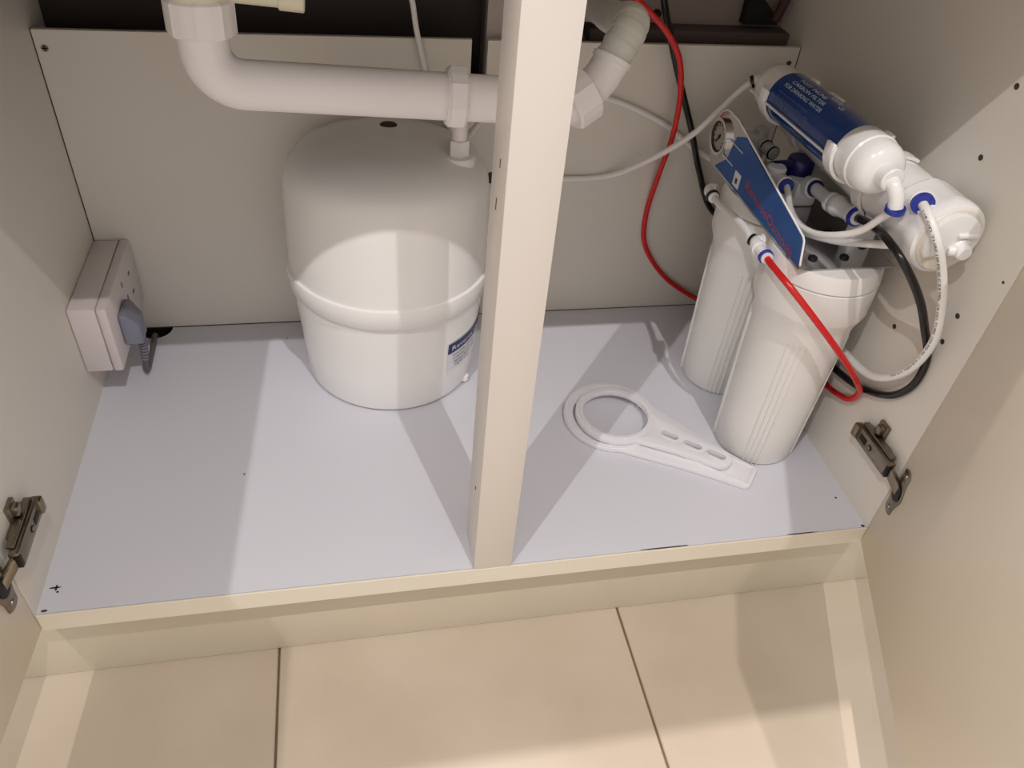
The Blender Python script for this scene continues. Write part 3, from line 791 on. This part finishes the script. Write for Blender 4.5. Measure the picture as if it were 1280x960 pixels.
for i, (s, sz, w, s0, t0) in enumerate((('POST INLINE', 0.0058, 0.052, 0.020, 0.0080), ('CARBON FILTER', 0.0058, 0.066, 0.016, 0.0010), ('FOR DRINKING WATER', 0.0058, 0.076, 0.012, -0.0060))):
    put_text(tx, s, sz, lambda x, y: on_cart(s0 + x, t0 + y), width=w)
tx.build('lettering', m_wtext, pc, flat=True)
tx = MB()
for i, (s, w) in enumerate((('reduces taste odour and chlorine', 0.062), ('flush before first use', 0.066), ('flow direction', 0.050))):
    put_text(tx, s, 0.0036, lambda x, y: on_cart(0.012 + 0.003 * i + x, -0.0130 - 0.0052 * i + y), width=w)
tx.build('lettering', mat('dim_lettering', (78, 112, 170), 0.5, noise=0.02), pc, flat=True)
tx = MB()
put_text(tx, 'VRW', 0.0085, lambda x, y: on_cart(0.070 + x, 0.0135 + y), width=0.020)
put_text(tx, 'CE', 0.0060, lambda x, y: on_cart(0.094 + x, 0.0095 + y), width=0.008)
tx.build('emblem', m_whitetext, pc, flat=True)
# front port with elbow
pe = MB().cyl((CX_, 0.103, CZ_), (CX_, 0.088, CZ_), 0.0110, n=22, bev=0.0012)
pe.tube(spline([(CX_, 0.094, CZ_ - 0.001), (CX_ + 0.001, 0.086, CZ_ - 0.004), (CX_ + 0.004, 0.081, CZ_ - 0.012), (CX_ + 0.006, 0.0790, CZ_ - 0.021)], 5), 0.0068, 18)
pe = pe.build('elbow_fitting', m_white, pc)
MB().ring((CX_ + 0.006, 0.0785, CZ_ - 0.0205), (CX_ + 0.0066, 0.0790, CZ_ - 0.0245), 0.004, 0.0088, 22).build('collar', m_blue, pc)
# back port
pb_ = MB().cyl((CX_, 0.337, CZ_ - 0.008), (CX_, 0.352, CZ_ - 0.0085), 0.0095, n=20, bev=0.001)
pb_.cyl((CX_, 0.347, CZ_ - 0.008), (CX_ - 0.012, 0.352, CZ_ - 0.0125), 0.0070, n=18, bev=0.001)
pb_.build('elbow_fitting', m_white, pc)
MB().ring((CX_ - 0.0115, 0.352, CZ_ - 0.0122), (CX_ - 0.0140, 0.3532, CZ_ - 0.0138), 0.0035, 0.0072, 20).build('collar', m_blk, pc)
# cradle clips between the two cylinders
for y in (0.1505, 0.295):
    cl = MB()
    n = 20
    for (cx, cz, r0, r1, a0, a1) in ((CX_, cz_at(y), 0.0268, 0.0300, math.radians(165), math.radians(392)), (MX, MZ, 0.0314, 0.0345, math.radians(60), math.radians(230))):
        vs_ = []; fs_ = []
        for k in range(n + 1):
            a = a0 + (a1 - a0) * k / n
            for (r, yy) in ((r0, y - 0.007), (r1, y - 0.007), (r1, y + 0.007), (r0, y + 0.007)):
                vs_.append((cx + r * math.cos(a), yy, cz + r * math.sin(a)))
        for k in range(n):
            for j in range(4):
                j2 = (j + 1) % 4
                fs_.append((4 * k + j, 4 * k + j2, 4 * k + 4 + j2, 4 * k + 4 + j))
        fs_ += [(0, 1, 2, 3), (4 * n + 3, 4 * n + 2, 4 * n + 1, 4 * n)]
        cl.add(vs_, fs_)
    cl.box((CX_ + 0.0245, y - 0.0065, cz_at(y) + 0.011), (CX_ + 0.0298, y + 0.0065, cz_at(y) + 0.0180), 0.001)
    cl.box((CX_ - 0.0305, y - 0.0065, cz_at(y) - 0.004), (CX_ - 0.0268, y + 0.0065, cz_at(y) + 0.009), 0.001)
    cl.build('cradle_clip', m_white, ro)
MB().tube([(CX_ + 0.0265, 0.20, cz_at(0.20) + 0.0125), (CX_ + 0.0265, 0.330, cz_at(0.33) + 0.0125)], 0.0016, 8).build('cradle_rail', m_white, ro)
MB().tube([(CX_ - 0.0285, 0.148, cz_at(.148) - 0.004), (CX_ - 0.0285, 0.325, cz_at(.325) - 0.004)], 0.0012, 8).build('cradle_rail', m_white, ro)
# bracket feet under the membrane housing
for y in (0.16, 0.29):
    MB().box((MX - 0.014, y - 0.008, PZ + .0016), (MX + 0.012, y + 0.008, MZ - 0.0298), 0.002).build('clip_foot', m_white, ro)
# jumpers on top
MB().tube(spline([(0.7584, 0.2165, 0.3114), (0.7560, 0.205, 0.3085), (0.7535, 0.190, 0.3005), (0.7545, 0.170, 0.2950), (0.7590, 0.148, 0.2965), (0.7660, 0.125, 0.3070), (0.7760, 0.105, 0.3230), (0.7805, 0.090, 0.3450), (0.7815, 0.0790, 0.3600)], 8), 0.0035, 12).build('jumper_tube', m_wtube, ro)
MB().tube(spline([(0.7590, 0.2240, 0.2940), (0.7600, 0.205, 0.2890), (0.7640, 0.175, 0.2845), (0.7815, 0.145, 0.2895), (0.7975, 0.115, 0.3030), (0.8100, 0.085, 0.3190), (0.8170, 0.060, 0.3330), (0.8195, 0.0465, 0.3390)], 8), 0.0040, 12).build('jumper_tube', m_wtube, ro)

# ------------------------------------------------------------------ loose tubes
red = spline([(0.7165, 0.1445, 0.2702), (0.7175, 0.125, 0.2690), (0.7220, 0.105, 0.2655), (0.7430, 0.086, 0.2450), (0.7810, 0.073, 0.2060), (0.8240, 0.078, 0.1590), (0.8470, 0.088, 0.1290), (0.8530, 0.1025, 0.1044), (0.8540, 0.1273, 0.0919), (0.8545, 0.154, 0.0848), (0.8545, 0.1972, 0.075),
              (0.8520, 0.26, 0.055), (0.847, 0.33, 0.034), (0.833, 0.395, 0.022), (0.806, 0.425, 0.0211), (0.752, 0.4325, 0.057), (0.7114, 0.4325, 0.1121), (0.7040, 0.4325, 0.1565), (0.7058, 0.425, 0.2180), (0.7048, 0.4055, 0.2874), (0.7012, 0.4050, 0.3412), (0.6905, 0.4060, 0.3775), (0.6715, 0.410, 0.4035), (0.6470, 0.414, 0.4238), (0.615, 0.416, 0.450), (0.595, 0.42, 0.50), (0.59, 0.42, 0.58)], 9)
tag(MB().tube(red, 0.0035, 12).build('water_tube', m_red), 'red water tube looping from the front housing up to the dark wall', 'tube', None)
blk = spline([(0.7985, 0.1430, 0.3150), (0.7965, 0.126, 0.3205), (0.7900, 0.102, 0.3275), (0.7825, 0.072, 0.3330), (0.7844, 0.050, 0.3276), (0.7992, 0.0415, 0.3094), (0.8200, 0.0405, 0.2830), (0.8400, 0.0420, 0.2520), (0.8545, 0.0360, 0.2193), (0.8550, 0.0350, 0.1870), (0.8550, 0.0531, 0.1549), (0.8550, 0.0985, 0.1261), (0.8550, 0.1528, 0.1110), (0.8550, 0.1885, 0.1040),
              (0.855, 0.26, 0.105), (0.850, 0.34, 0.120), (0.832, 0.405, 0.143), (0.7955, 0.428, 0.1667), (0.7614, 0.424, 0.2256), (0.7325, 0.4165, 0.2860), (0.6998, 0.420, 0.3545), (0.6771, 0.425, 0.4076), (0.6647, 0.420, 0.4343), (0.652, 0.415, 0.47), (0.645, 0.41, 0.56)], 9)
tag(MB().tube(blk, 0.0040, 12).build('drain_tube', m_blk), 'black drain tube hanging down behind the red tube and looping by the wall', 'tube', None)
w1t = [(0.7952, 0.0655, 0.3722), (0.7936, 0.0520, 0.3690), (0.7985, 0.0365, 0.3545), (0.8162, 0.0325, 0.3240), (0.8335, 0.0310, 0.2865), (0.8440, 0.0293, 0.2432), (0.8450, 0.0436, 0.1948), (0.8450, 0.0799, 0.1594), (0.8460, 0.1262, 0.1492), (0.8480, 0.1569, 0.1479), (0.8500, 0.2046, 0.150), (0.851, 0.27, 0.158), (0.848, 0.34, 0.17), (0.842, 0.40, 0.19)]
w1p = spline(w1t, 10)
wt1 = thing('printed_tube', (0.845, 0.10, 0.15), 'white tube printed with small dark characters hanging by the right wall', 'tube')
MB().tube(w1p, 0.0042, 14).build('tube', m_wtube, wt1)
# lettering that follows the tube on the side facing the room
cum = [0.0]
for i in range(1, len(w1p)): cum.append(cum[-1] + (w1p[i] - w1p[i - 1]).length)
def along(s):
    s = max(0, min(s, cum[-1] - 1e-5))
    i = 1
    while cum[i] < s: i += 1
    t = (s - cum[i - 1]) / (cum[i] - cum[i - 1])
    return w1p[i - 1].lerp(w1p[i], t), (w1p[i] - w1p[i - 1]).normalized()
VIEW = Vector((-0.62, -0.66, 0.42)).normalized()
def on_tube(x, y):
    p, t = along(x)
    n_ = (VIEW - t * VIEW.dot(t)).normalized()
    b_ = n_.cross(t)
    a = (y - 0.0012) / 0.0044 - 0.55
    return p + (n_ * math.cos(a) + b_ * math.sin(a)) * 0.00445
tx = MB()
put_text(tx, '1/4 OD TUBE 150 PSI 45 C 0.8 MPa  1/4 OD TUBE 150 PSI 45 C 0.8 MPa  1/4 OD', 0.0032, lambda x, y: on_tube(0.010 + x, y), width=0.215)
tx.build('lettering', m_dtext, wt1, flat=True)

w2t = spline([(CX_ - 0.0140, 0.3532, CZ_ - 0.0138), (0.7545, 0.362, 0.3560), (0.7430, 0.376, 0.3275), (0.7163, 0.386, 0.2891), (0.6700, 0.407, 0.2444), (0.639, 0.430, 0.2173), (0.5839, 0.432, 0.2129), (0.5329, 0.432, 0.2160), (0.500, 0.4320, 0.2160), (0.4900, 0.4322, 0.2140)], 8)
tag(MB().tube(w2t, 0.0036, 10).build('water_tube', m_wtube), 'white tube sloping from the cartridge back end across to behind the post', 'tube', None)
w3t = spline([(0.4335, 0.3260, 0.3140), (0.4560, 0.3650, 0.3180), (0.4900, 0.4080, 0.3230), (0.5350, 0.4290, 0.3270), (0.5959, 0.432, 0.3236), (0.6219, 0.432, 0.3180), (0.6545, 0.432, 0.3074), (0.7066, 0.4320, 0.2836), (0.7390, 0.4318, 0.2610), (0.7570, 0.4285, 0.2500), (0.7660, 0.400, 0.2520), (0.768, 0.360, 0.262)], 8)
tag(MB().tube(w3t, 0.0034, 10).build('water_tube', m_wtube), 'white tube running from behind the right pipe nut down to under the gauge', 'tube', None)
w6t = spline([(0.372, 0.43, 0.50), (0.3792, 0.428, 0.4409), (0.3850, 0.427, 0.4255), (0.3908, 0.4285, 0.3912), (0.4002, 0.4318, 0.3512), (0.4050, 0.4324, 0.3286), (0.4190, 0.4328, 0.300), (0.4420, 0.4328, 0.262), (0.4640, 0.4328, 0.225), (0.473, 0.4328, 0.16), (0.476, 0.4328, 0.06), (0.476, 0.4325, 0.012)], 8)
tag(MB().tube(w6t, 0.0031, 10).build('water_tube', m_wtube), 'thin white tube hanging down the back panel behind the waste pipe', 'tube', None)
